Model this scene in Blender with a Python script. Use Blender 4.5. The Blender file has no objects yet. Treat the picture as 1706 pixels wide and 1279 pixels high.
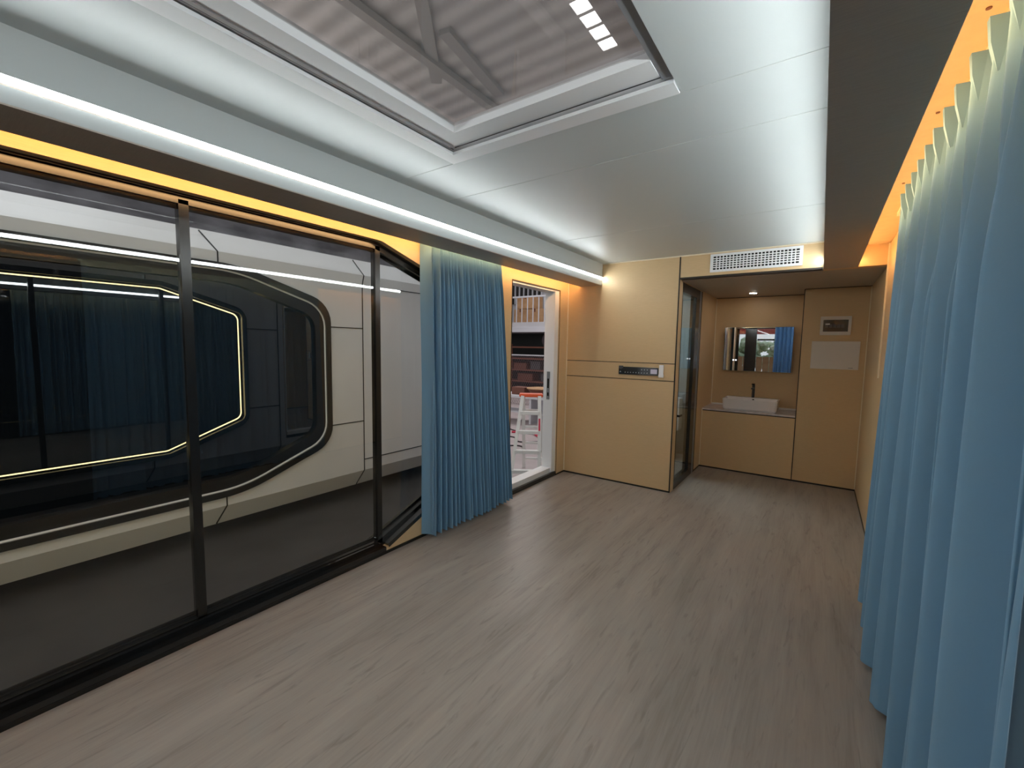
import bpy, bmesh, math, random
from mathutils import Vector, Matrix
random.seed(7)
S = bpy.context.scene
COL = S.collection

# ------------------------------------------------------------------ camera
YAW, PITCH, ROLL, FPX = -0.618245431, -0.0864794751, 0.0169381130, 720.48
cy, sy, cp, sp, cr, sr = (math.cos(YAW), math.sin(YAW), math.cos(PITCH), math.sin(PITCH), math.cos(ROLL), math.sin(ROLL))
fwd = Vector((sy*cp, cy*cp, sp)); right = Vector((cy, -sy, 0)); up = right.cross(fwd)
r2 = right*cr + up*sr; u2 = -right*sr + up*cr
cam = bpy.data.cameras.new('camera'); cam.sensor_fit = 'HORIZONTAL'; cam.sensor_width = 36.0
cam.lens = FPX/1706*36.0; cam.clip_start = 0.02; cam.clip_end = 200
co = bpy.data.objects.new('camera', cam); COL.objects.link(co)
m = Matrix((r2, u2, -fwd)).transposed().to_4x4(); m.translation = Vector((0, 0, 1.5)); co.matrix_world = m
S.camera = co

# ------------------------------------------------------------------ world, exposure
S.view_settings.view_transform = 'Standard'; S.view_settings.look = 'None'
S.view_settings.gamma = 1.0; S.view_settings.exposure = 0.68; S.view_settings.use_curve_mapping = False
W = bpy.data.worlds.new('world'); S.world = W; W.use_nodes = True
W.node_tree.nodes['Background'].inputs[0].default_value = (0.93, 0.97, 1.0, 1)
W.node_tree.nodes['Background'].inputs[1].default_value = 0.8
S.cycles.max_bounces = 10; S.cycles.transparent_max_bounces = 16; S.cycles.glossy_bounces = 5
S.cycles.diffuse_bounces = 4; S.cycles.sample_clamp_indirect = 6.0
S.cycles.use_denoising = True; S.cycles.caustics_reflective = False; S.cycles.caustics_refractive = False

def area(name, loc, size, energy, color, target):
    l = bpy.data.lights.new(name, 'AREA'); l.shape = 'RECTANGLE'; l.size, l.size_y = size
    l.energy = energy; l.color = color
    o = bpy.data.objects.new(name, l); COL.objects.link(o); o.location = loc
    o.rotation_euler = (Vector(target)-Vector(loc)).to_track_quat('-Z', 'Y').to_euler()
    return o
# added fill lamps that brighten the yard, the capsule gap and the hall roof
area('hall_fill_light', (-6.5, 10.9, 6.8), (5, 4.5), 290, (1.0, 0.95, 0.95), (-6.0, 8.5, 0))
area('hall_fill_light', (-3.75, 1.0, 6.8), (1.6, 8), 150, (0.95, 0.98, 1.0), (-4.3, 1.0, 0))
area('hall_fill_light', (-9.5, 4.0, 3.2), (4, 8), 150, (1.0, 0.97, 0.94), (-6.0, 5.5, 7.0))

LED_COOL, LED_WARM = 26.0, 27.0
WARM = (1.0, 0.59, 0.25)

# ------------------------------------------------------------------ materials
def mat(name, base=(0.8, 0.8, 0.8), rough=0.5, metal=0.0, spec=0.5, emit=None, es=1.0):
    m = bpy.data.materials.new(name); m.use_nodes = True
    p = m.node_tree.nodes['Principled BSDF']
    p.inputs['Base Color'].default_value = (*base, 1); p.inputs['Roughness'].default_value = rough
    p.inputs['Metallic'].default_value = metal; p.inputs['Specular IOR Level'].default_value = spec
    if emit:
        p.inputs['Emission Color'].default_value = (*emit, 1); p.inputs['Emission Strength'].default_value = es
    return m
def nn(m, t, **kw):
    n = m.node_tree.nodes.new(t)
    for k, v in kw.items():
        if k.startswith('i_'): n.inputs[k[2:].replace('_', ' ')].default_value = v
        else: setattr(n, k, v)
    return n
def lk(m, a, b): m.node_tree.links.new(a, b)
def textured(name, c1, c2, scale=(1, 1, 1), nscale=5.0, rough=0.5, spec=0.5, bump=0.0, detail=4.0, metal=0.0, lo=0.35, hi=0.65):
    m = mat(name, c1, rough, metal, spec); p = m.node_tree.nodes['Principled BSDF']
    tc = nn(m, 'ShaderNodeTexCoord'); mp = nn(m, 'ShaderNodeMapping'); mp.inputs['Scale'].default_value = scale
    nz = nn(m, 'ShaderNodeTexNoise'); nz.inputs['Scale'].default_value = nscale; nz.inputs['Detail'].default_value = detail
    cr_ = nn(m, 'ShaderNodeValToRGB'); cr_.color_ramp.elements[0].position = lo; cr_.color_ramp.elements[1].position = hi
    cr_.color_ramp.elements[0].color = (*c1, 1); cr_.color_ramp.elements[1].color = (*c2, 1)
    lk(m, tc.outputs['Object'], mp.inputs[0]); lk(m, mp.outputs[0], nz.inputs[0]); lk(m, nz.outputs[0], cr_.inputs[0]); lk(m, cr_.outputs[0], p.inputs['Base Color'])
    if bump:
        b = nn(m, 'ShaderNodeBump'); b.inputs['Strength'].default_value = bump; b.inputs['Distance'].default_value = 0.002
        lk(m, nz.outputs[0], b.inputs['Height']); lk(m, b.outputs[0], p.inputs['Normal'])
    return m
def glass(name, ior=1.5, tint=(0.9, 0.93, 0.93), gain=1.6, rough=0.0, film=None):
    """thin pane: clear transmission mixed with a mirror reflection by the pane's Fresnel term"""
    m = bpy.data.materials.new(name); m.use_nodes = True; nt = m.node_tree; nt.nodes.clear()
    out = nn(m, 'ShaderNodeOutputMaterial'); mix = nn(m, 'ShaderNodeMixShader')
    tr = nn(m, 'ShaderNodeBsdfTransparent'); tr.inputs[0].default_value = (*tint, 1)
    gl = nn(m, 'ShaderNodeBsdfGlossy'); gl.inputs['Roughness'].default_value = rough
    lw = nn(m, 'ShaderNodeLayerWeight'); lw.inputs[0].default_value = 0.5      # Schlick's reflectance, the same from both sides
    pw = nn(m, 'ShaderNodeMath', operation='POWER'); pw.inputs[1].default_value = 5.0; lk(m, lw.outputs['Facing'], pw.inputs[0])
    f0 = ((ior-1)/(ior+1))**2
    fr = nn(m, 'ShaderNodeMath', operation='MULTIPLY_ADD'); fr.inputs[1].default_value = 1-f0; fr.inputs[2].default_value = f0; lk(m, pw.outputs[0], fr.inputs[0])
    ma = nn(m, 'ShaderNodeMath', operation='MULTIPLY'); ma.inputs[1].default_value = gain; ma.use_clamp = True
    lk(m, fr.outputs[0], ma.inputs[0]); lk(m, ma.outputs[0], mix.inputs[0]); lk(m, gl.outputs[0], mix.inputs[2]); lk(m, mix.outputs[0], out.inputs[0])
    if film:
        df = nn(m, 'ShaderNodeBsdfDiffuse'); df.inputs[0].default_value = (*film[0], 1)
        m2 = nn(m, 'ShaderNodeMixShader'); m2.inputs[0].default_value = film[1]
        lk(m, tr.outputs[0], m2.inputs[1]); lk(m, df.outputs[0], m2.inputs[2]); lk(m, m2.outputs[0], mix.inputs[1])
    else:
        lk(m, tr.outputs[0], mix.inputs[1])
    return m

M = {}
M['panel'] = textured('tan_wall_panel', (0.65, 0.455, 0.250), (0.70, 0.495, 0.275), (3, 3, 90), 6, 0.42, 0.4, 0.15)
M['white'] = mat('white_ceiling_panel', (0.55, 0.58, 0.58), 0.38)
M['whitealu'] = mat('white_aluminium', (0.86, 0.86, 0.87), 0.35)
M['under'] = textured('grey_brown_soffit_panel', (0.46, 0.395, 0.34), (0.51, 0.44, 0.38), (3, 60, 3), 6, 0.45, 0.4)
M['groove'] = mat('dark_joint', (0.02, 0.012, 0.006), 0.5)
M['cream'] = mat('cream_corner_bead', (0.85, 0.74, 0.56), 0.4)
M['black'] = mat('black_frame', (0.012, 0.011, 0.010), 0.22)
M['blackrail'] = mat('black_gloss_rail', (0.010, 0.010, 0.010), 0.08, spec=0.7)
M['grey'] = mat('grey_metal', (0.25, 0.26, 0.28), 0.4, 0.3)
M['dkgrey'] = mat('dark_grey', (0.07, 0.07, 0.075), 0.5)
M['led'] = mat('cool_led_diffuser', (0.9, 0.9, 0.9), 0.5, emit=(0.93, 1.0, 1.0), es=LED_COOL)
M['ledwarm'] = mat('warm_led_tape', (0.9, 0.9, 0.9), 0.5, emit=WARM, es=LED_WARM)
M['ledgold'] = mat('gold_led_rim', (0.9, 0.8, 0.4), 0.5, emit=(1.0, 0.80, 0.36), es=20.0)
M['lamp'] = mat('downlight_lens', (0.9, 0.9, 0.9), 0.5, emit=(1.0, 0.90, 0.80), es=42.0)
M['shell'] = textured('pearl_grey_shell', (0.66, 0.655, 0.65), (0.70, 0.695, 0.69), (1, 1, 1), 1.5, 0.35)
M['glass'] = glass('window_glass', 1.5, (0.76, 0.78, 0.79), 1.7)
M['doorglass'] = glass('bathroom_door_glass', 1.5, (0.82, 0.87, 0.89), 1.0)
M['skyglass'] = glass('smoked_roof_glass', 1.5, (0.84, 0.82, 0.81), 0.8, film=((0.6, 0.58, 0.57), 0.2))
M['ceramic'] = mat('white_ceramic', (0.80, 0.78, 0.80), 0.12)
M['stone'] = textured('pale_lilac_stone', (0.60, 0.54, 0.56), (0.74, 0.68, 0.70), (1, 1, 1), 18, 0.15)
M['plasticw'] = mat('white_plastic', (0.82, 0.79, 0.76), 0.4)
M['plasticg'] = mat('warm_grey_plastic', (0.74, 0.69, 0.64), 0.4)
M['smoke'] = mat('smoked_plastic', (0.03, 0.026, 0.024), 0.1, spec=0.8)
M['alu'] = mat('ladder_aluminium', (0.84, 0.84, 0.82), 0.45, 0.0)
M['orange'] = mat('orange_plastic', (0.85, 0.13, 0.04), 0.45)
M['red'] = mat('red_label', (0.65, 0.03, 0.08), 0.5)
M['mirror'] = mat('mirror_silver', (0.9, 0.9, 0.9), 0.0, 1.0)
M['icon'] = mat('pale_icon_print', (0.6, 0.6, 0.6), 0.5)
M['lcd'] = mat('lcd_screen', (0.13, 0.12, 0.14), 0.3, emit=(0.28, 0.25, 0.29), es=0.5)
M['mark'] = mat('dark_print', (0.05, 0.04, 0.04), 0.5)
M['card'] = textured('brown_cardboard', (0.42, 0.24, 0.12), (0.50, 0.30, 0.16), (1, 1, 1), 6, 0.8)
M['concrete'] = textured('pinkish_concrete', (0.40, 0.34, 0.34), (0.52, 0.45, 0.45), (1, 1, 1), 1.2, 0.6)
M['gapshade'] = textured('shaded_gap_ground', (0.030, 0.026, 0.023), (0.045, 0.040, 0.035), (1, 1, 1), 2, 0.6)  # shade between the capsules, put into the ground colour
M['factwall'] = textured('pale_hall_wall', (0.50, 0.49, 0.51), (0.58, 0.57, 0.59), (1, 1, 1), 1.0, 0.7)
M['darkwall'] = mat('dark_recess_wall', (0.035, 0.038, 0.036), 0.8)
M['smokeband'] = textured('grey_hall_cladding', (0.13, 0.13, 0.14), (0.28, 0.28, 0.30), (0.3, 0.6, 1.2), 1.6, 0.8)
M['rust'] = mat('rust_brown_steel', (0.16, 0.06, 0.04), 0.7)
M['steelw'] = mat('white_painted_steel', (0.62, 0.62, 0.66), 0.5)
M['cable'] = mat('black_rubber_cable', (0.03, 0.02, 0.025), 0.6)
M['leaf'] = textured('leaf_green', (0.30, 0.45, 0.28), (0.75, 0.85, 0.70), (1, 1, 1), 6, 0.7)
M['awning'] = mat('red_awning_cloth', (0.55, 0.08, 0.08), 0.7)
M['tiles'] = textured('grey_bathroom_panel', (0.30, 0.33, 0.34), (0.36, 0.39, 0.40), (1, 1, 1), 3, 0.4)
M['mesh'] = mat('grey_wire', (0.22, 0.16, 0.17), 0.6)

def fabric(name, base):
    m = mat(name, base, 0.85, spec=0.2); p = m.node_tree.nodes['Principled BSDF']
    p.inputs['Sheen Weight'].default_value = 0.08; p.inputs['Sheen Roughness'].default_value = 0.4
    tc = nn(m, 'ShaderNodeTexCoord'); mp = nn(m, 'ShaderNodeMapping'); mp.inputs['Scale'].default_value = (260, 260, 900)
    nz = nn(m, 'ShaderNodeTexNoise'); nz.inputs['Scale'].default_value = 1.0
    b = nn(m, 'ShaderNodeBump'); b.inputs['Strength'].default_value = 0.12; b.inputs['Distance'].default_value = 0.001
    lk(m, tc.outputs['Object'], mp.inputs[0]); lk(m, mp.outputs[0], nz.inputs[0]); lk(m, nz.outputs[0], b.inputs['Height']); lk(m, b.outputs[0], p.inputs['Normal'])
    return m
M['blue'] = fabric('dusty_blue_curtain_cloth', (0.20, 0.37, 0.53))
M['bluedark'] = fabric('deep_blue_curtain_cloth', (0.10, 0.22, 0.42))

def wood():
    m = mat('grey_oak_laminate', (0.3, 0.25, 0.2), 0.42, spec=0.4); nt = m.node_tree; p = nt.nodes['Principled BSDF']
    tc = nn(m, 'ShaderNodeTexCoord')
    # planks: cells 0.18 wide (x), 1.25 long (y)
    br = nn(m, 'ShaderNodeTexBrick'); br.offset = 0.37; br.inputs['Scale'].default_value = 1.0
    br.inputs['Mortar Size'].default_value = 0.0006; br.inputs['Brick Width'].default_value = 1.25; br.inputs['Row Height'].default_value = 0.183
    br.inputs['Color1'].default_value = (0.0, 0, 0, 1); br.inputs['Color2'].default_value = (1, 1, 1, 1); br.inputs['Mortar'].default_value = (0.5, 0.5, 0.5, 1)
    rot = nn(m, 'ShaderNodeMapping'); rot.inputs['Rotation'].default_value = (0, 0, math.pi/2)
    lk(m, tc.outputs['Object'], rot.inputs[0]); lk(m, rot.outputs[0], br.inputs[0])
    # shift grain per plank
    add = nn(m, 'ShaderNodeVectorMath', operation='ADD'); sc_ = nn(m, 'ShaderNodeVectorMath', operation='SCALE'); sc_.inputs['Scale'].default_value = 0.0
    lk(m, br.outputs['Color'], sc_.inputs[0]); lk(m, tc.outputs['Object'], add.inputs[0]); lk(m, sc_.outputs[0], add.inputs[1])
    def noise(scale, ns, det, dist=0.0):
        mp = nn(m, 'ShaderNodeMapping'); mp.inputs['Scale'].default_value = scale
        n = nn(m, 'ShaderNodeTexNoise'); n.inputs['Scale'].default_value = ns; n.inputs['Detail'].default_value = det; n.inputs['Distortion'].default_value = dist
        lk(m, add.outputs[0], mp.inputs[0]); lk(m, mp.outputs[0], n.inputs[0]); return n
    n1 = noise((9, 0.9, 1), 1.4, 6, 0.6); n2 = noise((60, 2.5, 1), 1.5, 5, 0.3); n3 = noise((3.2, 0.8, 1), 1.0, 2)
    def mx(a, b, f):
        n = nn(m, 'ShaderNodeMix', data_type='FLOAT'); n.inputs[0].default_value = f
        lk(m, a, n.inputs[2]); lk(m, b, n.inputs[3]); return n.outputs[0]
    v = mx(mx(n1.outputs[0], n2.outputs[0], 0.35), n3.outputs[0], 0.35)
    cr_ = nn(m, 'ShaderNodeValToRGB'); e = cr_.color_ramp.elements
    e[0].position = 0.33; e[0].color = (0.235, 0.205, 0.175, 1); e[1].position = 0.67; e[1].color = (0.395, 0.35, 0.305, 1)
    k = e.new(0.48); k.color = (0.325, 0.285, 0.25, 1)
    lk(m, v, cr_.inputs[0])
    n4 = noise((26, 3.6, 1), 1.0, 3, 1.2); mk = nn(m, 'ShaderNodeMapRange'); mk.inputs[1].default_value = 0.60; mk.inputs[2].default_value = 0.70; mk.inputs[3].default_value = 1.0; mk.inputs[4].default_value = 0.80
    lk(m, n4.outputs[0], mk.inputs[0])
    n5 = noise((14, 2.2, 1), 1.3, 2, 0.8); mk2 = nn(m, 'ShaderNodeMapRange'); mk2.inputs[1].default_value = 0.64; mk2.inputs[2].default_value = 0.74; mk2.inputs[3].default_value = 1.0; mk2.inputs[4].default_value = 0.82
    lk(m, n5.outputs[0], mk2.inputs[0]); mm = nn(m, 'ShaderNodeMath', operation='MULTIPLY'); lk(m, mk.outputs[0], mm.inputs[0]); lk(m, mk2.outputs[0], mm.inputs[1])
    hs = nn(m, 'ShaderNodeHueSaturation'); mr = nn(m, 'ShaderNodeMapRange'); mr.inputs[3].default_value = 0.98; mr.inputs[4].default_value = 1.02
    lk(m, br.outputs['Color'], mr.inputs[0]); m3 = nn(m, 'ShaderNodeMath', operation='MULTIPLY'); lk(m, mr.outputs[0], m3.inputs[0]); lk(m, mm.outputs[0], m3.inputs[1]); lk(m, m3.outputs[0], hs.inputs['Value']); lk(m, cr_.outputs[0], hs.inputs['Color'])
    lk(m, hs.outputs[0], p.inputs['Base Color'])
    b = nn(m, 'ShaderNodeBump'); b.inputs['Strength'].default_value = 0.25; b.inputs['Distance'].default_value = 0.001
    lk(m, n2.outputs[0], b.inputs['Height']); lk(m, b.outputs[0], p.inputs['Normal'])
    return m
M['wood'] = wood()
def roofmat():
    m = mat('ribbed_roof_sheet', (0.3, 0.28, 0.27), 0.6); p = m.node_tree.nodes['Principled BSDF']
    tc = nn(m, 'ShaderNodeTexCoord'); wv = nn(m, 'ShaderNodeTexWave', wave_type='BANDS', bands_direction='Y'); wv.inputs['Scale'].default_value = 0.75; wv.inputs['Distortion'].default_value = 0.0
    cr_ = nn(m, 'ShaderNodeValToRGB'); cr_.color_ramp.elements[0].color = (0.38, 0.37, 0.36, 1); cr_.color_ramp.elements[1].color = (0.62, 0.605, 0.595, 1)
    lk(m, tc.outputs['Object'], wv.inputs[0]); lk(m, wv.outputs[0], cr_.inputs[0]); lk(m, cr_.outputs[0], p.inputs['Base Color'])
    return m
M['roof'] = roofmat()
M['dkroof'] = mat('grey_truss_steel', (0.30, 0.29, 0.28), 0.6)
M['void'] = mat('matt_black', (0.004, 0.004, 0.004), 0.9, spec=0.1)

# ------------------------------------------------------------------ geometry helpers
class MB:
    def __init__(s): s.bm = bmesh.new()
    def box(s, x0, x1, y0, y1, z0, z1, bevel=0.0):
        g = bmesh.ops.create_cube(s.bm, size=1.0); vs = g['verts']
        for v in vs:
            v.co = Vector(((x0+x1)/2+v.co.x*(x1-x0), (y0+y1)/2+v.co.y*(y1-y0), (z0+z1)/2+v.co.z*(z1-z0)))
        if bevel:
            es = list({e for v in vs for e in v.link_edges})
            bmesh.ops.bevel(s.bm, geom=es, offset=bevel, segments=2, affect='EDGES', profile=0.6)
        return s
    def bar(s, p, q, w, h, upv=(0, 0, 1)):
        p, q = Vector(p), Vector(q); d = (q-p).normalized(); u = Vector(upv)
        a = d.cross(u)
        if a.length < 1e-4: a = d.cross(Vector((1, 0, 0)))
        a.normalize(); b = a.cross(d)
        c = [p+a*sx*w/2+b*sz*h/2 for sx, sz in ((-1, -1), (1, -1), (1, 1), (-1, 1))]
        e = [q+a*sx*w/2+b*sz*h/2 for sx, sz in ((-1, -1), (1, -1), (1, 1), (-1, 1))]
        v = [s.bm.verts.new(k) for k in c+e]
        for f in ((3, 2, 1, 0), (4, 5, 6, 7), (0, 1, 5, 4), (1, 2, 6, 5), (2, 3, 7, 6), (3, 0, 4, 7)):
            s.bm.faces.new([v[i] for i in f])
        return s
    def cyl(s, p, q, r, r2=None, n=16):
        p, q = Vector(p), Vector(q); d = (q-p); L = d.length; mt = d.to_track_quat('Z', 'Y').to_matrix().to_4x4(); mt.translation = (p+q)/2
        bmesh.ops.create_cone(s.bm, cap_ends=True, segments=n, radius1=r, radius2=r if r2 is None else r2, depth=L, matrix=mt); return s
    def tube(s, pts, r, n=6):
        pts = [Vector(p) for p in pts]; rings = []
        for i, p in enumerate(pts):
            d = (pts[min(i+1, len(pts)-1)]-pts[max(i-1, 0)]).normalized()
            a = d.cross(Vector((0, 0, 1)));  a = a if a.length > 1e-3 else Vector((1, 0, 0)); a.normalize(); b = a.cross(d)
            rings.append([s.bm.verts.new(p+a*math.cos(2*math.pi*k/n)*r+b*math.sin(2*math.pi*k/n)*r) for k in range(n)])
        for A, B in zip(rings, rings[1:]):
            for k in range(n): s.bm.faces.new((A[k], A[(k+1) % n], B[(k+1) % n], B[k]))
        s.bm.faces.new(rings[0]); s.bm.faces.new(rings[-1][::-1]); return s
    def plate(s, outer, holes, x0, x1):
        """slab in the y-z plane between x0 and x1 with holes through it"""
        es = []
        for loop in [outer]+list(holes):
            vs = [s.bm.verts.new((x0, y, z)) for y, z in loop]
            for i in range(len(vs)): es.append(s.bm.edges.new((vs[i], vs[(i+1) % len(vs)])))
        g = bmesh.ops.triangle_fill(s.bm, edges=es, use_beauty=True, use_dissolve=False)
        fs = [f for f in g['geom'] if isinstance(f, bmesh.types.BMFace)]
        r = bmesh.ops.extrude_face_region(s.bm, geom=fs)
        for v in r['geom']:
            if isinstance(v, bmesh.types.BMVert): v.co.x = x1
        return s
    def prism(s, prof, y0, y1):
        """profile in x-z swept along y"""
        a = [s.bm.verts.new((x, y0, z)) for x, z in prof]; b = [s.bm.verts.new((x, y1, z)) for x, z in prof]; n = len(prof)
        s.bm.faces.new(a); s.bm.faces.new(b[::-1])
        for i in range(n): s.bm.faces.new((a[i], b[i], b[(i+1) % n], a[(i+1) % n]))
        return s
    def build(s, name, m, parent=None, smooth=False, **tags):
        bmesh.ops.recalc_face_normals(s.bm, faces=s.bm.faces[:])
        me = bpy.data.meshes.new(name); s.bm.to_mesh(me); s.bm.free(); me.materials.append(m)
        if smooth:
            for p in me.polygons: p.use_smooth = True
        o = bpy.data.objects.new(name, me); COL.objects.link(o)
        if parent:
            o.parent = parent; o.matrix_parent_inverse = Matrix.Translation(-parent.location)
        for k, v in tags.items(): o[k] = v
        return o
def box(name, m, x0, x1, y0, y1, z0, z1, parent=None, bevel=0.0, **tags):
    return MB().box(x0, x1, y0, y1, z0, z1, bevel).build(name, m, parent, **tags)
ST = dict(kind='structure')
def thing(name, label, cat, loc=(0, 0, 0), group=None, kind=None):
    o = bpy.data.objects.new(name, None); COL.objects.link(o); o.location = loc; o.empty_display_size = 0.05
    if label: o['label'] = label
    if cat: o['category'] = cat
    if group: o['group'] = group
    if kind: o['kind'] = kind
    return o
def copy_tree(o, loc, label=None, parent=None):
    c = o.copy(); COL.objects.link(c)
    if parent is None:
        c.location = loc
        if label: c['label'] = label
    else: c.parent = parent
    for ch in list(o.children): copy_tree(ch, None, None, c)
    return c
def round_poly(pts, radii, n=6):
    out = []; N = len(pts)
    for i in range(N):
        p = Vector(pts[i]); a = Vector(pts[i-1])-p; b = Vector(pts[(i+1) % N])-p; r = radii[i]
        if r <= 0: out.append(tuple(p)); continue
        a.normalize(); b.normalize(); ang = a.angle(b); t = r/math.tan(ang/2)
        P, Q = p+a*t, p+b*t; c = p+(a+b).normalized()*(r/math.sin(ang/2))
        A = math.atan2(P.y-c.y, P.x-c.x); B = math.atan2(Q.y-c.y, Q.x-c.x); d = (B-A+math.pi) % (2*math.pi)-math.pi
        for k in range(n+1): out.append((c.x+r*math.cos(A+d*k/n), c.y+r*math.sin(A+d*k/n)))
    return out
YC = 0.15   # middle of the long window
def hexa(inset=0.0, rv=0.10, rs=0.15):
    """chamfered window outline (y, z), counter-clockwise"""
    i = inset
    half = 2.67-i; sh = 1.76-i*0.15; top = 2.18-i; bot = 0.05+i; zt = 1.90-i*0.9; zb = 0.39+i*0.9
    pts = [(YC-sh, bot), (YC+sh, bot), (YC+half, zb), (YC+half, zt), (YC+sh, top), (YC-sh, top), (YC-half, zt), (YC-half, zb)]
    return round_poly(pts, [rs, rs, rv, rv, rs, rs, rv, rv])
def ring(name, m, outer, inner, x0, x1, parent=None, **tags):
    b = MB(); n = len(outer)
    L = [[b.bm.verts.new((x, y, z)) for y, z in lp] for lp, x in ((outer, x0), (inner, x0), (inner, x1), (outer, x1))]
    for k in range(4):
        A, B = L[k], L[(k+1) % 4]
        for i in range(n): b.bm.faces.new((A[i], A[(i+1) % n], B[(i+1) % n], B[i]))
    return b.build(name, m, parent, **tags)

XL, XR, YB, Y1, Y2, Y3 = -2.46, 0.39, -3.0, 4.57, 5.90, 6.45
ZC, ZS = 2.43, 2.195

# ================================================================== room shell
box('floor', M['wood'], XL, XR, YB, Y3, -0.08, 0.0, **ST)
# ceiling with the roof-light opening
c = MB(); ox0, ox1, oy0, oy1 = -1.585, -0.475, -1.5, 1.685
c.box(XL, ox0, YB, Y1, ZC, ZC+0.05); c.box(ox1, XR, YB, Y1, ZC, ZC+0.05); c.box(ox0, ox1, YB, oy0, ZC, ZC+0.05); c.box(ox0, ox1, oy1, Y1, ZC, ZC+0.05)
c.build('ceiling', M['white'], **ST)
box('ceiling', M['under'], -1.2, XR, Y1+0.08, Y3, ZS, ZS+0.05, **ST)      # alcove ceiling
seam = textured('ceiling_joint', (0.55, 0.57, 0.56), (0.60, 0.62, 0.61))
for y in (1.70, 2.105, 3.42):
    if y < 1.8:
        box('trim_1', seam, -2.04, -1.6, y-0.002, y+0.002, ZC-0.0015, ZC+0.001, **ST); box('trim_1', seam, -0.46, -0.03, y-0.002, y+0.002, ZC-0.0015, ZC+0.001, **ST)
    else: box('trim_1', seam, -2.04, -0.03, y-0.002, y+0.002, ZC-0.0015, ZC+0.001, **ST)
# dropped soffits along both sides (white face, panelled underside) and the coves behind them
def soffit(xa, xb, face_x):
    sgn = 1 if face_x == max(xa, xb) else -1
    root = thing('trim_2', None, None, (0, 0, 0), kind='structure')
    t = 0.008
    f0, f1 = (face_x-t, face_x) if sgn > 0 else (face_x, face_x+t)
    MB().box(f0, f1, YB, Y1, ZS+0.005, 2.252).box(f0, f1, YB, Y1, 2.283, ZC).build('soffit_face', M['white'], root)
    MB().box(min(xa, xb), max(xa, xb), YB, Y1, ZS, ZS+0.006).box(xa if sgn > 0 else xb-t, xa+t if sgn > 0 else xb, YB, Y1, ZS+0.006, ZC).build('soffit_underside', M['under'], root)
    return root
soffit(-2.295, -2.04, -2.04); soffit(-0.03, 0.20, -0.03)
# cove ceilings
box('ceiling', M['panel'], XL, -2.295, YB, Y1, 2.36, ZC, **ST)
box('ceiling', M['panel'], 0.20, XR, YB, Y1, 2.36, ZC, **ST)

# left wall: long chamfered opening and door opening
door_hole = [(3.44, 0.0), (4.37, 0.0), (4.37, 2.135), (3.44, 2.135)]
wl = MB().plate([(YB, 0.0005), (3.44, 0.0005), (3.44, 2.135), (4.37, 2.135), (4.37, 0.0005), (Y3, 0.0005), (Y3, ZC), (YB, ZC)], [hexa(-0.015)], XL, XL-0.12)
wl.build('wall_left', M['panel'], **ST)
# right wall (with the curtained window opening) and alcove side
wr = MB().plate([(YB, 0), (Y3, 0), (Y3, ZC), (YB, ZC)], [hexa(-0.015)], XR, XR+0.12)
wr.build('wall_right', M['panel'], **ST)
# back partition beside the alcove, lintel over the alcove, bathroom side wall
box('wall_back', M['panel'], XL, -1.2, Y1, Y1+0.12, 0, ZC, **ST)
box('wall_back', M['panel'], -1.2, -0.03, Y1, Y1+0.08, ZS+0.02, ZC, **ST)
box('wall_back', M['panel'], 0.20, XR, Y1-0.012, Y1+0.08, ZS, ZC, **ST)
box('wall_back', M['panel'], -0.03, 0.20, Y1, Y1+0.08, ZS, ZC, **ST)
box('wall_alcove', M['panel'], -1.26, -1.2, 5.57, Y3, 0, ZS, **ST)
box('wall_alcove', M['panel'], -1.26, -1.2, Y1+0.08, 5.57, 2.185, ZS, **ST)
box('wall_alcove', M['panel'], -1.2, -0.19, Y3, Y3+0.05, 0, ZS, **ST)        # back of the washbasin niche
box('wall_alcove', M['panel'], -0.188, XR, Y2, Y3+0.05, 0, ZS, **ST)           # full height panel right of the niche
# rear wall, behind the camera, with a tall glazed opening
rw = MB(); rw.box(XL, -2.42, YB-0.1, YB, 0, ZC); rw.box(-0.3, XR, YB-0.1, YB, 0, ZC); rw.box(-2.42, -0.3, YB-0.1, YB, 2.22, ZC); rw.box(-2.42, -0.3, YB-0.1, YB, 0, 0.1)
rw.build('wall_rear', M['panel'], **ST)

# joints, beads and baseboards
g = ST
box('trim_3', M['groove'], XL, -1.2, Y1-0.0025, Y1, 1.346, 1.353, **g)
box('trim_3', M['groove'], XL, -1.2, Y1-0.0025, Y1, 1.166, 1.173, **g)
box('trim_3', M['groove'], -1.212, -1.2, Y1-0.004, Y1+0.002, 0, ZC, **g)
box('trim_3', M['groove'], -1.2, -0.04, Y1-0.006, Y1+0.08, ZS+0.004, ZS+0.02, **g)
box('trim_4', M['cream'], -2.04, -0.03, Y1-0.010, Y1, ZC-0.010, ZC, **g)
box('trim_4', M['cream'], XL, XL+0.009, Y1-0.009, Y1, 0.02, 2.36, **g)
box('trim_4', M['cream'], -0.034, -0.024, Y1-0.008, Y1+0.002, ZS, ZC, **g)
box('trim_4', M['cream'], XR-0.008, XR, Y2-0.008, Y2, 0.02, ZS, **g)
box('trim_4', M['cream'], -1.2, -1.192, Y2-0.008, Y2, 0.02, 0.74, **g)
box('trim_4', M['cream'], -1.2, -1.192, Y3-0.008, Y3, 0.765, ZS, **g)
box('trim_4', M['cream'], XR-0.010, XR, Y1-0.03, Y1-0.012, ZS-0.9, 2.36, **g)
box('trim_3', M['groove'], -0.196, -0.188, Y2-0.003, Y2+0.03, 0, ZS, **g)
box('trim_3', M['groove'], -0.188, XR, Y2-0.012, Y2, ZS-0.006, ZS, **g)
box('trim_3', M['groove'], -1.2, -0.19, Y3-0.012, Y3, ZS-0.006, ZS, **g)
box('trim_3', M['groove'], XL, XL+0.003, 3.432, 3.44, 0, 2.14, **g)
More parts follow.
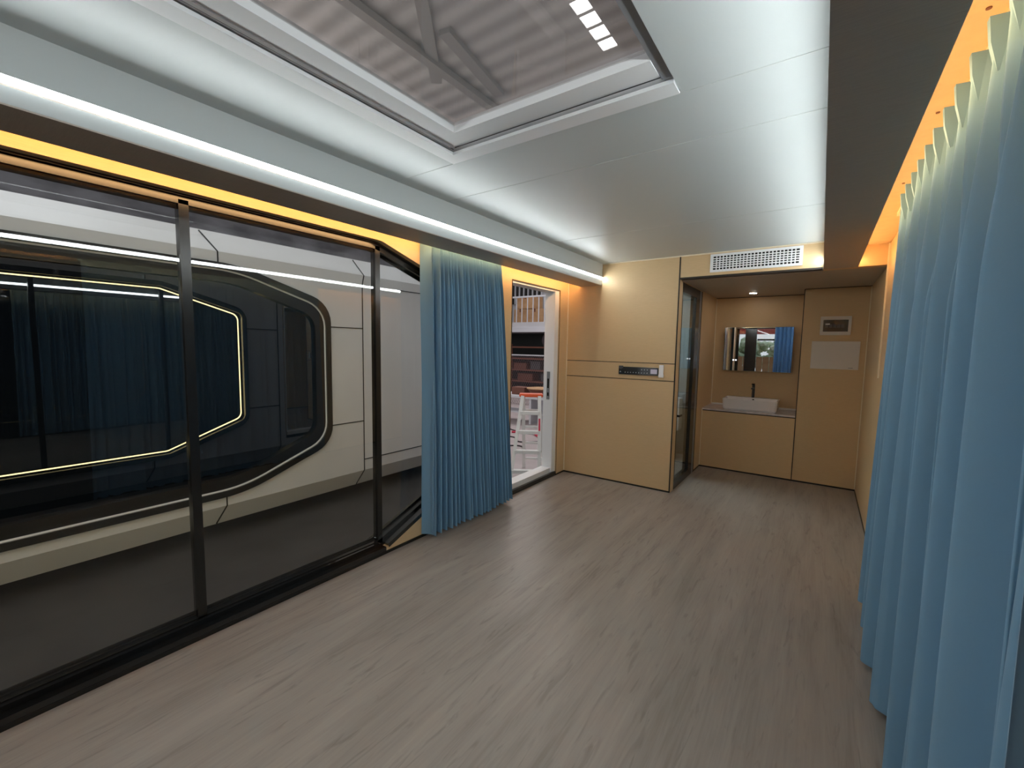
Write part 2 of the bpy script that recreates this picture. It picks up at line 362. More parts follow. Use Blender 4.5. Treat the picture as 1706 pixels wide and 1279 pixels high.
box('trim_3', M['groove'], XL, XL+0.003, 4.37, 4.378, 0, 2.14, **g)
box('trim_3', M['groove'], XL, XL+0.003, 3.432, 4.378, 2.135, 2.145, **g)
box('baseboard_left', M['black'], XL, XL+0.006, YB, 3.44, 0, 0.022, **g)
box('baseboard_left', M['black'], XL, XL+0.006, 4.37, Y1, 0, 0.016, **g)
box('baseboard_back', M['black'], XL, -1.2, Y1-0.006, Y1, 0, 0.016, **g)
box('baseboard_back', M['black'], -1.2, XR, Y2-0.006, Y2, 0, 0.016, **g)
box('baseboard_right', M['black'], XR-0.006, XR, YB, Y2, 0, 0.018, **g)
box('baseboard_back', M['black'], -1.2, -1.194, 5.57, Y2, 0, 0.016, **g)

# ------------------------------------------------------------------ window_1: left glazed wall
def long_window(name, xi, sgn, mull):
    """xi: inner wall face, sgn -1 goes outwards to -x"""
    root = thing(name, None, None, (xi, YC, 0), kind='structure')
    xa = xi+sgn*0.065
    ring('window_frame', M['black'], hexa(-0.014), hexa(0.030), xa, xa+sgn*0.05, root)
    ring('window_frame', M['black'], hexa(-0.014), hexa(-0.005), xi+sgn*0.045, xa, root)
    for y0, y1 in mull:
        MB().box(min(xa, xa+sgn*0.05), max(xa, xa+sgn*0.05), y0, y1, 0.06, 2.17).build('mullion', M['black'], root)
    p = MB(); vs = [p.bm.verts.new((xa+sgn*0.012, y, z)) for y, z in hexa(0.02)]; p.bm.faces.new(vs); p.build('glass_pane', M['glass'], root)
    # glossy sill rail and shallow track
    sl = MB(); lo, hi = sorted((xi+sgn*0.115, xi-sgn*0.004)); sl.box(lo, hi, YC-1.76, YC+1.78, 0.003, 0.05)
    lo, hi = sorted((xi+sgn*0.065, xi+sgn*0.04)); sl.box(lo, hi, YC-1.76, YC+1.76, 0.05, 0.075); sl.build('sill_rail', M['blackrail'], root)
    b = MB()
    for q in (1, -1):
        b.bar((xi+sgn*0.05, YC+q*1.80, 0.053), (xi+sgn*0.05, YC+q*2.64, 0.395), 0.11, 0.03)
    b.build('sill_rail', M['blackrail'], root)
    return root
long_window('window_1', XL, -1, [(0.797, 0.838), (1.910, 1.949), (-0.315, -0.275), (-1.43, -1.39)])
long_window('window_2', XR, 1, [(0.797, 0.838), (1.910, 1.949), (-0.315, -0.275), (-1.43, -1.39)])

# ------------------------------------------------------------------ window_3: roof light
rf = thing('window_3', None, None, (-1.0, 0.1, ZC), kind='structure')
zt = 2.56
s = MB(); s.box(ox0-0.02, ox0, oy0, oy1+0.02, ZC+0.05, zt).box(ox1, ox1+0.02, oy0, oy1+0.02, ZC+0.05, zt).box(ox0, ox1, oy1, oy1+0.02, ZC+0.05, zt).box(ox0, ox1, oy0-0.02, oy0, ZC+0.05, zt)
s.build('opening_lining', M['grey'], rf)
s = MB()      # flat white bead, mitred at the corner
def quadprism(pts, z0, z1):
    v = [s.bm.verts.new((x, y, z0)) for x, y in pts]; w = [s.bm.verts.new((x, y, z1)) for x, y in pts]
    s.bm.faces.new(v); s.bm.faces.new(w[::-1])
    for i in range(4): s.bm.faces.new((v[i], v[(i+1) % 4], w[(i+1) % 4], w[i]))
quadprism([(-1.595, oy0), (-1.522, oy0), (-1.522, 1.612), (-1.595, 1.692)], 2.424, 2.438)
quadprism([(-1.595, 1.692), (-1.522, 1.612), (-0.478, 1.612), (-0.478, 1.692)], 2.424, 2.438)
s.build('edge_bead', M['whitealu'], rf)
s = MB(); s.box(-1.585, -1.466, oy0, 1.685, 2.444, 2.475).box(-1.466, -0.475, 1.566, 1.685, 2.444, 2.475); s.build('recess_lining', M['whitealu'], rf)
s = MB(); s.box(-1.504, -1.486, oy0+0.01, 1.572, 2.439, 2.446); s.build('track_lip', M['whitealu'], rf)
s = MB(); s.box(-1.466, -1.384, oy0+0.03, 1.566, 2.437, 2.48).box(-1.384, -0.516, 1.472, 1.566, 2.437, 2.48).box(-1.384, -0.516, oy0+0.03, oy0+0.12, 2.437, 2.48)
s.build('sash', M['whitealu'], rf)
MB().box(-0.516, -0.477, oy0+0.03, 1.60, 2.440, 2.475).build('sash_track', M['grey'], rf)
MB().box(-1.511, -1.507, oy0+0.03, 1.60, 2.442, 2.447).build('sliding_track', M['dkgrey'], rf)
MB().box(-1.49, -0.50, 1.589, 1.593, 2.442, 2.447).build('sliding_track', M['dkgrey'], rf)
MB().box(-1.39, -0.50, oy0+0.1, 1.48, 2.466, 2.470).build('glass_pane', M['skyglass'], rf)

# ------------------------------------------------------------------ door_1: white framed doorway to the hall
d1 = thing('door_1', None, None, (XL, 3.9, 0), kind='structure')
MB().box(-2.60, -2.47, 4.285, 4.37, 0.05, 2.135).box(-2.60, -2.47, 3.44, 3.452, 0.05, 2.135).box(-2.60, -2.47, 3.452, 4.285, 2.118, 2.135).build('door_frame', M['whitealu'], d1)
MB().box(-2.61, -2.485, 3.44, 4.30, 0.045, 0.10, ).build('threshold', M['whitealu'], d1)
MB().box(-2.60, XL+0.003, 3.44, 4.37, 0.0005, 0.045).build('sill', M['blackrail'], d1)
MB().box(-2.555, -2.515, 4.281, 4.286, 0.90, 1.22).build('strike_plate', M['grey'], d1)
MB().box(-2.545, -2.525, 4.2795, 4.2815, 1.03, 1.14).box(-2.545, -2.525, 4.2795, 4.2815, 0.94, 0.98).build('keyhole', M['black'], d1)

# ------------------------------------------------------------------ door_2: bathroom glass door in black frame
d2 = thing('door_2', None, None, (-1.2, 5.1, 0), kind='structure')
fr = MB(); x0, x1 = -1.262, -1.198
fr.box(x0, x1, 4.692, 4.712, 0.0, 2.185).box(x0, x1, 5.30, 5.46, 0.0, 2.185).box(x0, x1, 4.712, 5.30, 2.09, 2.185).box(x0, x1, 4.712, 5.30, 0.0, 0.08)
fr.build('door_frame', M['black'], d2)
MB().box(x0, x1+0.002, 5.46, 5.54, 0, 2.185).build('grey_jamb', M['grey'], d2)
MB().box(x0, x1+0.004, 5.54, 5.57, 0, 2.185).build('jamb_joint', M['black'], d2)
MB().box(-1.222, -1.216, 4.70, 5.31, 0.07, 2.10).build('glass_pane', M['doorglass'], d2)
MB().box(-1.216, -1.185, 4.745, 4.765, 0.78, 0.80).box(-1.19, -1.183, 4.745, 4.85, 0.78, 0.80).build('handle', M['black'], d2)
# bathroom seen through it
box('wall_bathroom', M['tiles'], XL, XL+0.02, Y1+0.13, Y3, 0, ZC, **ST)
box('wall_bathroom', M['tiles'], XL, -1.26, Y3, Y3+0.05, 0, ZC, **ST)
box('ceiling', M['white'], XL, -1.2, Y1+0.08, Y3, 2.40, ZC, **ST)
bs = thing('toilet', 'white toilet behind the narrow glass door', 'toilet', (-1.75, 6.1, 0))
t = MB(); t.cyl((-1.75, 6.05, 0), (-1.75, 6.05, 0.40), 0.13, 0.19, 24); t.build('bowl', M['ceramic'], bs, True)
t = MB(); t.box(-1.94, -1.56, 6.22, 6.42, 0.36, 0.82, 0.02); t.build('cistern', M['ceramic'], bs)
t = MB(); t.cyl((-1.75, 6.03, 0.40), (-1.75, 6.03, 0.43), 0.20, 0.20, 24); t.build('seat', M['ceramic'], bs)
area('bathroom_fill_light', (-1.85, 5.4, 2.38), (0.5, 0.5), 13, (0.9, 1.0, 1.0), (-1.85, 5.4, 0))  # added lamp without a fitting, brightens the room behind the door glass

# rear window (seen in the mirror)
rwn = thing('window_4', None, None, (-1.2, YB-0.05, 0), kind='structure')
b = MB(); b.box(-2.02, -1.70, YB-0.08, YB-0.02, 0.1, 2.22).box(-2.42, -2.20, YB-0.08, YB-0.02, 0.1, 2.22).box(-1.68, -0.3, YB-0.08, YB-0.02, 1.82, 1.87).box(-2.2, -0.3, YB-0.08, YB-0.02, 2.19, 2.22).box(-2.2, -0.3, YB-0.08, YB-0.02, 0.1, 0.15)
b.build('window_frame', M['black'], rwn)
MB().box(-2.2, -0.3, YB-0.055, YB-0.05, 0.15, 2.19).build('glass_pane', M['glass'], rwn)

# ================================================================== lights of the room
def led(name, label, x0, x1, z0, z1, m, cat, y0, y1, tilt=0.0):
    if tilt: return MB().prism([(x0, z0), (x0, z1), (x0+tilt, z1)], y0, y1).build(name, m, label=label, category=cat)
    return box(name, m, x0, x1, y0, y1, z0, z1, label=label, category=cat)
led('linear_light', 'long cool white LED line set in the left soffit above the glazing', -2.041, -2.04, 2.258, 2.280, M['led'], 'light', YB, Y1, 0.009)
box('trim_5', M['whitealu'], -2.0405, -2.030, YB, Y1, 2.280, 2.282, **ST)  # added cap that keeps the left LED's light off the ceiling
led('linear_light', 'cool white LED line in the right soffit face, seen only mirrored in the glazing', -0.029, -0.03, 2.252, 2.283, M['led'], 'light', YB, Y1-0.01, -0.003)
led('led_tape', 'warm LED tape hidden in the cove above the black window', -2.299, -2.296, 2.226, 2.241, M['ledwarm'], 'light', YB+0.05, Y1-0.02)
led('led_tape', 'warm LED tape hidden in the cove above the long right curtain', 0.202, 0.205, 2.226, 2.241, M['ledwarm'], 'light', YB+0.05, Y1-0.03)
dl = thing('downlight', 'small round white downlight in the alcove ceiling', 'light', (-0.715, 6.0, ZS))
MB().cyl((-0.715, 6.0, ZS), (-0.715, 6.0, ZS-0.006), 0.045, 0.045, 32).build('rim', M['whitealu'], dl)
MB().cyl((-0.715, 6.0, ZS-0.004), (-0.715, 6.0, ZS-0.009), 0.036, 0.036, 32).build('lens', M['lamp'], dl)

# ================================================================== curtains
def curtain_mesh(ufun, nu, nz, z0, z1):
    bm = bmesh.new(); g = []
    for j in range(nz+1):
        t = j/nz
        g.append([bm.verts.new(ufun(i/nu, t)) for i in range(nu+1)])
    for j in range(nz):
        for i in range(nu): bm.faces.new((g[j][i], g[j][i+1], g[j+1][i+1], g[j+1][i]))
    b = MB(); b.bm.free(); b.bm = bm; return b
rnd = random.Random(3)
# left curtain, tightly gathered
NF = 19; amps = [rnd.uniform(0.65, 1.25) for _ in range(NF+2)]; phs = [rnd.uniform(-0.22, 0.22) for _ in range(NF+2)]; lng = [rnd.uniform(-1, 1) for _ in range(NF+2)]
def left_c(u, t):                       # t: 0 foot .. 1 head
    z0, z1 = 0.035, 2.345
    ya, yb = 2.285, 3.27-0.21*t
    k = u*NF; i = int(min(k, NF-1)); f = k-i
    sp_ = min(1.0, (1-t)/0.18)          # spread below the heading tape
    a = amps[i]*(1-f)+amps[i+1]*f; ph = phs[i]*(1-f)+phs[i+1]*f
    y = ya+(yb-ya)*(u+0.012*math.sin(7*u+2*t)+ph*0.035*(1-t*0.6))+0.016*sp_*math.cos(2*math.pi*(k+ph))
    wv = math.sin(2*math.pi*(k+ph)); wv = math.copysign(abs(wv)**0.75, wv)
    amp = (0.036+0.016*sp_)*a
    fine = 0.010*(1-sp_)*math.sin(2*math.pi*k*2.0+1)
    x = -2.378+amp*wv-0.07*max(0.0, 1-u/0.035)+fine+0.030*(1-t)*math.sin(2.6*u+0.2)
    bump = 0.02*lng[i]*(1-t)
    z = z0+(z1-z0)*t
    if t < 0.02: z += 0.012*(1+lng[i])*0.7
    return (x+bump*0.4, y, z)
lc = thing('curtain', 'dusty blue curtain gathered between the black window and the doorway', 'curtain', (-2.37, 2.8, 0.035))
curtain_mesh(left_c, 19*16, 44, 0, 1).build('drape', M['blue'], lc, True)
def left_edge(u, t):                    # flat leading hem panel turned towards the room
    z = 0.03+2.315*t
    yy = 2.262+0.035*u+0.012*math.sin(5*t)+(0.02*math.sin(math.pi*u)*(1-t))
    w = 0.085+0.045*(1-t)
    return (-2.462+0.008+w*u, yy, z)
curtain_mesh(left_edge, 10, 40, 0, 1).build('leading_hem', M['blue'], lc, True)
# right curtain, pinch pleated, close to the camera
tabs = [0.95, 1.12, 1.29, 1.45, 1.60, 1.76, 1.93, 2.085, 2.25, 2.41, 2.57, 2.73, 2.90, 3.06, 3.17]
NR = len(tabs)-1
ra = [rnd.uniform(0.8, 1.2) for _ in range(NR*2+3)]; rp = [rnd.uniform(-1, 1) for _ in range(NR*2+3)]
def ytab(k):
    i = int(min(max(k, 0), NR-1)); f = k-i
    return tabs[i]*(1-f)+tabs[i+1]*f
def right_c(u, t):
    z0, z1 = 0.03, 2.315
    k = u*NR; kk = (k % 1.0); d = min(kk, 1-kk)      # distance to a pleat
    i = int(min(k*2, NR*2)); a = ra[i]*(1-(k*2-i))+ra[i+1]*(k*2-i)
    s_ = min(1.0, max(0.0, (1-t)/0.30)); s_ = s_*s_*(3-2*s_)
    peak = math.exp(-(d/0.13)**2)                     # pinched fold
    low = 0.5+0.5*math.cos(2*math.pi*k)
    low2 = (0.5+0.5*math.cos(2*math.pi*(k*2+0.12*math.sin(2.2*k))))**0.8*(0.72+0.28*math.sin(3.3*k+1.5*t))
    prof = (1-s_)*peak+s_*(0.28*low+0.72*low2)
    x = 0.378-(0.084*(1-s_)+0.112*s_)*prof*(0.55+0.45*a)-0.010*(1-t)
    y = ytab(k)+0.012*rp[min(i, NR*2)]*(1-t)+0.010*s_*math.sin(2*math.pi*k)+0.006*s_*math.sin(4*math.pi*k+0.6)+0.05*(1-t)*(u-0.4)
    lean = (1-t)*0.0
    z = z0+(z1-z0)*t-(0.020*(1-peak)*max(0, (t-0.97)/0.03))
    return (x, y+lean, z)
rc = thing('curtain', 'long dusty blue pinch-pleated curtain hanging down the whole right side', 'curtain', (0.33, 2.1, 0.03))
curtain_mesh(right_c, NR*44, 56, 0, 1).build('drape', M['blue'], rc, True)
for i, y in enumerate(tabs[:-1]):       # stiff folded pleat tabs standing off the heading
    b = MB(); w = 0.024
    pr = [(0.283, 2.322), (0.345, 2.318), (0.345, 2.19), (0.306, 2.19), (0.289, 2.262)]
    v0 = [b.bm.verts.new((x, y-w/2+(2.32-z)*0.02, z)) for x, z in pr]; v1 = [b.bm.verts.new((x, y+w/2-(2.32-z)*0.02, z)) for x, z in pr]
    b.bm.faces.new(v0); b.bm.faces.new(v1[::-1])
    for k in range(5): b.bm.faces.new((v0[k], v1[k], v1[(k+1) % 5], v0[(k+1) % 5]))
    b.build('pinch_pleat', M['blue'], rc)
trk = thing('curtain_track', 'slim cream curtain track under the right cove ceiling', 'curtain track', (0.345, 2, 2.345))
MB().box(0.325, 0.375, 0.2, 3.6, 2.338, 2.36).build('rail', M['cream'], trk)
for y in tabs[:-1]:
    MB().cyl((0.350, y+0.03, 2.338), (0.350, y+0.03, 2.318), 0.006, 0.009, 10).build('glider', M['cream'], trk)
for y in (1.2, 1.62, 2.2, 3.0):
    MB().cyl((0.285, y, 2.3605), (0.285, y, 2.357), 0.006, 0.006, 10).build('screw', M['rust'], trk)
trk2 = thing('curtain_track', 'slim cream curtain track in the left cove over the gathered curtain', 'curtain track', (-2.375, 2, 2.35))
MB().box(-2.40, -2.35, -2.5, 3.35, 2.346, 2.36).build('rail', M['cream'], trk2)
# rear curtain in the mirror
def rear_c(u, t):
    return (-1.20+0.95*u, YB+0.10+0.035*math.sin(2*math.pi*u*9), 0.04+2.2*t)
o = curtain_mesh(rear_c, 160, 4, 0, 1).build('curtain', M['bluedark'], None, True, label='blue curtain at the far rear window, seen in the mirror', category='curtain')

# ================================================================== fittings on the back wall and in the alcove
# air vent grille
v = thing('air_vent', 'white rectangular air grille above the alcove opening', 'vent', (-0.55, Y1, 2.33))
x0, x1, z0, z1 = -0.925, -0.182, 2.243, 2.412
b = MB(); b.box(x0, x1, Y1-0.012, Y1, z0, z0+0.022).box(x0, x1, Y1-0.012, Y1, z1-0.022, z1).box(x0, x0+0.026, Y1-0.012, Y1, z0+0.022, z1-0.022).box(x1-0.026, x1, Y1-0.012, Y1, z0+0.022, z1-0.022)
b.build('frame', M['whitealu'], v)
b = MB(); nx, nz = 24, 6
for i in range(1, nx):
    xx = x0+0.026+(x1-x0-0.052)*i/nx; b.box(xx-0.0045, xx+0.0045, Y1-0.009, Y1-0.003, z0+0.022, z1-0.022)
for i in range(1, nz):
    zz = z0+0.022+(z1-z0-0.044)*i/nz; b.box(x0+0.026, x1-0.026, Y1-0.011, Y1-0.004, zz-0.0045, zz+0.0045)
b.build('grille', M['whitealu'], v)
MB().box(x0+0.02, x1-0.02, Y1-0.0028, Y1-0.0008, z0+0.02, z1-0.02).build('dark_backing', M['black'], v)

# control panel
cpn = thing('control_panel', 'long black touch control panel with icons and grey display on the tan wall', 'control panel', (-1.6, Y1, 1.26))
MB().box(-1.803, -1.372, Y1-0.014, Y1, 1.219, 1.302, 0.002).build('fascia', M['smoke'], cpn)
MB().box(-1.452, -1.384, Y1-0.0165, Y1-0.013, 1.237, 1.285).build('display', M['lcd'], cpn)
b = MB()
for i in range(9):
    x = -1.728+i*0.030; b.box(x-0.0045, x+0.0045, Y1-0.0155, Y1-0.0135, 1.238, 1.244); b.bar((x-0.003, Y1-0.0148, 1.247), (x+0.004, Y1-0.0148, 1.2495), 0.0015, 0.0015)
for i in range(3):
    x = -1.547+i*0.030; b.box(x-0.004, x+0.004, Y1-0.0155, Y1-0.0135, 1.272, 1.280)
b.box(-1.792, -1.774, Y1-0.0155, Y1-0.0135, 1.243, 1.247); b.box(-1.785, -1.781, Y1-0.0155, Y1-0.0135, 1.239, 1.256)
b.build('icons', M['icon'], cpn, kind='stuff')
MB().box(-1.800, -1.752, Y1-0.022, Y1-0.013, 1.283, 1.312, 0.002).box(-1.790, -1.765, Y1-0.026, Y1-0.02, 1.275, 1.296, 0.002).build('round_key', M['dkgrey'], cpn)
rm = thing('remote_control', 'slim white remote in its wall holder at the black control panel\'s end', 'remote control', (-1.34, Y1, 1.27))
MB().box(-1.364, -1.318, Y1-0.020, Y1-0.004, 1.206, 1.334, 0.004).build('remote', M['whitealu'], rm)
MB().box(-1.366, -1.316, Y1-0.024, Y1, 1.204, 1.235, 0.002).build('holder', M['whitealu'], rm)

# vanity: front panel, worktop, basin, tap
vf = thing('vanity_cabinet', 'tan front panel below the pale washbasin counter', 'cabinet', (-0.7, 6.1, 0))
MB().box(-1.192, -0.197, Y2, Y2+0.02, 0.016, 0.728).build('front_panel', M['panel'], vf)
MB().box(-1.192, -0.197, Y2-0.001, Y2+0.02, 0.728, 0.740).build('shadow_gap', M['groove'], vf)
wt = thing('washbasin_counter', 'pale lilac stone counter in the niche under the white basin', 'counter', (-0.7, 6.1, 0.74))
MB().box(-1.2, -0.197, Y2-0.004, Y3, 0.740, 0.760, 0.002).build('slab', M['stone'], wt)
MB().box(-1.192, -0.197, Y3-0.010, Y3, 0.760, 0.780).build('upstand', M['plasticw'], wt)
bsn = thing('washbasin', 'white rectangular vessel basin on the pale stone counter', 'washbasin', (-0.68, 6.12, 0.76))
def rrect(x0, x1, y0, y1, r, n=5):
    return round_poly([(x0, y0), (x1, y0), (x1, y1), (x0, y1)], [r]*4, n)
def basin():
    b = MB(); lv = []
    specs = [(-0.955, -0.405, 5.955, 6.295, 0.02, 0.760), (-0.972, -0.388, 5.94, 6.31, 0.03, 0.78), (-0.978, -0.382, 5.935, 6.315, 0.03, 0.895), (-0.974, -0.386, 5.939, 6.311, 0.03, 0.902), (-0.966, -0.394, 5.947, 6.225, 0.025, 0.902), (-0.955, -0.405, 5.958, 6.215, 0.03, 0.86), (-0.90, -0.46, 6.0, 6.18, 0.05, 0.80)]
    for x0, x1, y0, y1, r, z in specs: lv.append([b.bm.verts.new((x, y, z)) for x, y in rrect(x0, x1, y0, y1, r)])
    n = len(lv[0])
    for A, B in zip(lv, lv[1:]):
        for i in range(n): b.bm.faces.new((A[i], A[(i+1) % n], B[(i+1) % n], B[i]))
    b.bm.faces.new(lv[0][::-1]); b.bm.faces.new(lv[-1]); return b
basin().build('bowl', M['ceramic'], bsn)
MB().cyl((-0.665, 6.2215, 0.878), (-0.665, 6.213, 0.878), 0.011, 0.011, 20).build('overflow', M['black'], bsn)
tp = thing('tap', 'dark mixer tap standing at the back rim of the white basin', 'tap', (-0.675, 6.265, 0.902))
MB().cyl((-0.675, 6.265, 0.902), (-0.675, 6.265, 1.065), 0.017, 0.017, 20).build('body', M['dkgrey'], tp, True)
MB().box(-0.688, -0.662, 6.14, 6.265, 1.015, 1.033, 0.003).build('spout', M['dkgrey'], tp)
MB().box(-0.692, -0.658, 6.20, 6.282, 1.068, 1.082, 0.004).build('lever', M['black'], tp)

# mirror cabinet
mc = thing('mirror_cabinet', 'wide mirror cabinet with a lit touch spot above the basin', 'mirror', (-0.66, 6.40, 1.5))
MB().box(-1.035, -0.310, 6.385, Y3, 1.245, 1.785).build('body', M['grey'], mc)
MB().box(-1.065, -0.930, 6.375, 6.385, 1.232, 1.800, 0.001).build('mirror_door', M['mirror'], mc)
MB().box(-0.926, -0.290, 6.375, 6.385, 1.232, 1.800, 0.001).build('mirror_door', M['mirror'], mc)
MB().box(-0.930, -0.926, 6.376, 6.386, 1.232, 1.800).build('door_gap', M['cream'], mc)
lampd = mat('touch_spot', (0.8, 0.8, 0.8), 0.5, emit=(0.9, 0.95, 1.0), es=1.2)
for x in (-0.943, -0.912): MB().cyl((x, 6.3755, 1.372), (x, 6.3735, 1.372), 0.010, 0.010, 16).build('touch_spot', lampd, mc)

# breaker box and white cover
eb = thing('breaker_box', 'small framed breaker box with a smoked window on the right panel', 'breaker box', (0.10, Y2, 1.78))
X0, X1, Z0, Z1 = -0.028, 0.243, 1.682, 1.885
b = MB(); b.box(X0, X1, Y2-0.022, Y2, Z0, Z0+0.038, 0.003).box(X0, X1, Y2-0.022, Y2, Z1-0.038, Z1, 0.003).box(X0, X0+0.026, Y2-0.022, Y2, Z0+0.03, Z1-0.03).box(X1-0.026, X1, Y2-0.022, Y2, Z0+0.03, Z1-0.03)
b.build('frame', M['plasticg'], eb)
MB().box(X0+0.02, X1-0.02, Y2-0.012, Y2-0.006, Z0+0.03, Z1-0.03).build('smoked_window', M['smoke'], eb)
b = MB()
for i in range(5): b.box(X0+0.045+i*0.035, X0+0.072+i*0.035, Y2-0.0145, Y2-0.0115, 1.762, 1.800)
b.build('breakers', M['dkgrey'], eb)
MB().box(X0+0.045, X0+0.085, Y2-0.016, Y2-0.0125, 1.796, 1.808).build('white_switch', M['plasticw'], eb)
wb = thing('junction_box_cover', 'plain off-white rectangular cover plate below the breaker box', 'cover plate', (0.12, Y2, 1.46))
MB().box(-0.092, 0.332, Y2-0.016, Y2, 1.312, 1.615, 0.004).build('plate', M['plasticg'], wb)
b = MB()
for i in range(6): b.box(0.245+i*0.0068, 0.2495+i*0.0068, Y2-0.0168, Y2-0.0155, 1.326, 1.331+0.002*(i % 2))
b.build('printed_mark', M['mark'], wb)

# ================================================================== outside: our shell and the neighbour capsule
def outer_shell(xf, sgn, y0, y1, rimmat, parent, door, frame_hole):
    """capsule skin whose main face is at xf and faces sgn*x"""
    holes = [frame_hole]
    if door: holes.append(door)
    MB().plate([(y0, -0.10), (y1, -0.10), (y1, 2.34), (y0, 2.34)], holes, xf, xf-sgn*0.02).build('shell_side', M['shell'], parent)
    f = xf
    MB().prism([(f, 2.34), (f-sgn*0.16, 2.545), (f-sgn*0.16, 2.52), (f-sgn*0.02, 2.34)], y0, y1).build('shell_shoulder', M['shell'], parent)
    MB().prism([(f, -0.10), (f-sgn*0.11, -0.295), (f-sgn*0.13, -0.295), (f-sgn*0.02, -0.10)], y0, y1).build('shell_skirt', M['shell'], parent)
    if sgn < 0:
        ring('window_surround', M['black'], hexa(-0.060, 0.20, 0.6), hexa(-0.001, 0.11), f+sgn*0.025, f-sgn*0.02, parent)
        ring('light_channel', M['black'], hexa(0.0, 0.11), hexa(0.045, 0.10), -2.585, -2.577, parent)
        ring('window_light_rim', rimmat, hexa(0.020, 0.11), hexa(0.033, 0.10), -2.590, -2.585, parent)
    else:
        ring('window_surround', M['black'], hexa(-0.060, 0.30, 1.3), hexa(0.0, 0.28, 1.2), f+sgn*0.025, f-sgn*0.02, parent)
        ring('window_light_rim', rimmat, hexa(0.0, 0.28, 1.2), hexa(0.013, 0.27, 1.2), f+sgn*0.004, f-sgn*0.01, parent)
        ring('window_inner_frame', M['black'], hexa(0.013, 0.27, 1.2), hexa(0.115, 0.20, 1.0), f-sgn*0.004, f-sgn*0.045, parent)
    xs = f+sgn*0.0015
    for pts in ([(xs, 1.755, 2.19), (xs, 1.755, 2.34), (f-sgn*0.14, 1.66, 2.53)], [(xs, 1.75, 0.04), (xs, 1.75, -0.10), (f-sgn*0.105, 1.69, -0.29)],
                [(xs, 3.32, 2.22), (xs, 3.32, -0.10), (f-sgn*0.105, 3.27, -0.29)], [(xs, 3.32, 2.22), (xs, 3.345, 2.34), (f-sgn*0.14, 3.29, 2.53)],
                [(xs, 2.83, 1.69), (xs, 3.32, 1.69)], [(xs, 2.83, 0.536), (xs, 3.32, 0.536)]):
        s = MB()
        for a, b in zip(pts, pts[1:]): s.bar(a, b, 0.010, 0.010)
        s.build('panel_joint', M['black'], parent)
    if not door:
        for a, b in (((xs, 3.32, 0.04), (xs, 4.45, 0.04)), ((xs, 3.32, 2.22), (xs, 4.45, 2.22)), ((xs, 4.45, 0.04), (xs, 4.45, 2.22))): MB().bar(a, b, 0.010, 0.010).build('panel_joint', M['black'], parent)
sh = thing('wall_outer', None, None, (-2.64, 0, 0), kind='structure')
outer_shell(-2.64, -1, -3.2, 6.6, M['ledgold'], sh, [(3.40, 0.0), (4.40, 0.0), (4.40, 2.16), (3.40, 2.16)], hexa(-0.0))
XN = -4.65
nb = thing('capsule_house', 'pearl grey capsule house with a black chamfered window outside the glazing', 'capsule house', (XN-1.5, 0.8, -0.45))
outer_shell(XN, 1, -3.6, 5.0, M['whitealu'], nb, None, hexa(0.0, 0.28, 1.2))
nglass = mat('dark_mirror_glass', (0.004, 0.006, 0.009), 0.0, spec=1.0)
nglass.node_tree.nodes['Principled BSDF'].inputs['IOR'].default_value = 1.5
b = MB(); vs = [b.bm.verts.new((XN-0.05, y, z)) for y, z in hexa(0.05, 0.2, 1.0)]; b.bm.faces.new(vs); b.build('dark_window_glass', nglass, nb)
MB().box(XN-3.0, XN-0.16, -3.6, 5.0, 2.45, 2.53).build('roof_deck', M['shell'], nb)
MB().box(XN-3.0, XN-0.12, -3.6, 5.0, -0.29, -0.24).build('underside', M['dkgrey'], nb)
MB().box(XN-3.0, XN-0.03, 4.97, 5.0, -0.24, 2.45).build('end_wall', M['shell'], nb); MB().box(XN-3.0, XN-0.03, -3.6, -3.57, -0.24, 2.45).build('end_wall', M['shell'], nb)
MB().box(XN-0.22, XN-0.15, -3.6, 5.0, -0.24, 2.45).build('inner_lining', M['dkgrey'], nb)
for y in (-3.2, -0.9, 1.4, 4.6):
    for x in (XN-0.6, XN-2.6): MB().box(x-0.06, x+0.06, y-0.06, y+0.06, -0.438, -0.29).build('support_foot', M['dkgrey'], nb)
# our own underside and roof slab
box('wall_underside', M['dkgrey'], -2.53, 0.5, -3.2, 6.6, -0.28, -0.09, **ST)
rs = MB(); zz0, zz1 = 2.485, 2.53
rs.box(-2.50, ox0-0.02, -3.2, 6.6, zz0, zz1).box(ox1+0.02, 0.52, -3.2, 6.6, zz0, zz1).box(ox0-0.02, ox1+0.02, -3.2, oy0-0.02, zz0, zz1).box(ox0-0.02, ox1+0.02, oy1+0.02, 6.6, zz0, zz1)
rs.build('roof', M['shell'], **ST)
box('wall_outer', M['shell'], -2.64, 0.52, 6.55, 6.6, -0.1, 2.53, **ST)
box('wall_outer', M['shell'], XR+0.12, XR+0.14, 2.9, 6.6, -0.1, 2.53, **ST)

# ================================================================== factory hall
GZ = -0.45
box('floor_hall', M['concrete'], -20, 8, -12, 20, GZ-0.1, GZ, **ST)
box('floor_gap_shade', M['gapshade'], -7.7, 0.5, -12, 4.95, GZ, GZ+0.012, **ST)  # darkened patch standing for the shade the capsules cast here
r = MB(); RZ = 7.0   # ribbed roof with four translucent sheets left open
ys = [(6.55, 6.84), (6.91, 7.20), (7.27, 7.56), (7.63, 7.90)]
r.box(-20, -3.66, -6, 20, RZ, RZ+0.05).box(-3.38, 8, -6, 20, RZ, RZ+0.05).box(-3.66, -3.38, -6, ys[0][0], RZ, RZ+0.05).box(-3.66, -3.38, ys[3][1], 20, RZ, RZ+0.05)
for (a, b_), (c_, d_) in zip(ys, ys[1:]): r.box(-3.66, -3.38, b_, c_, RZ, RZ+0.05)
r.build('roof_hall', M['roof'], **ST)
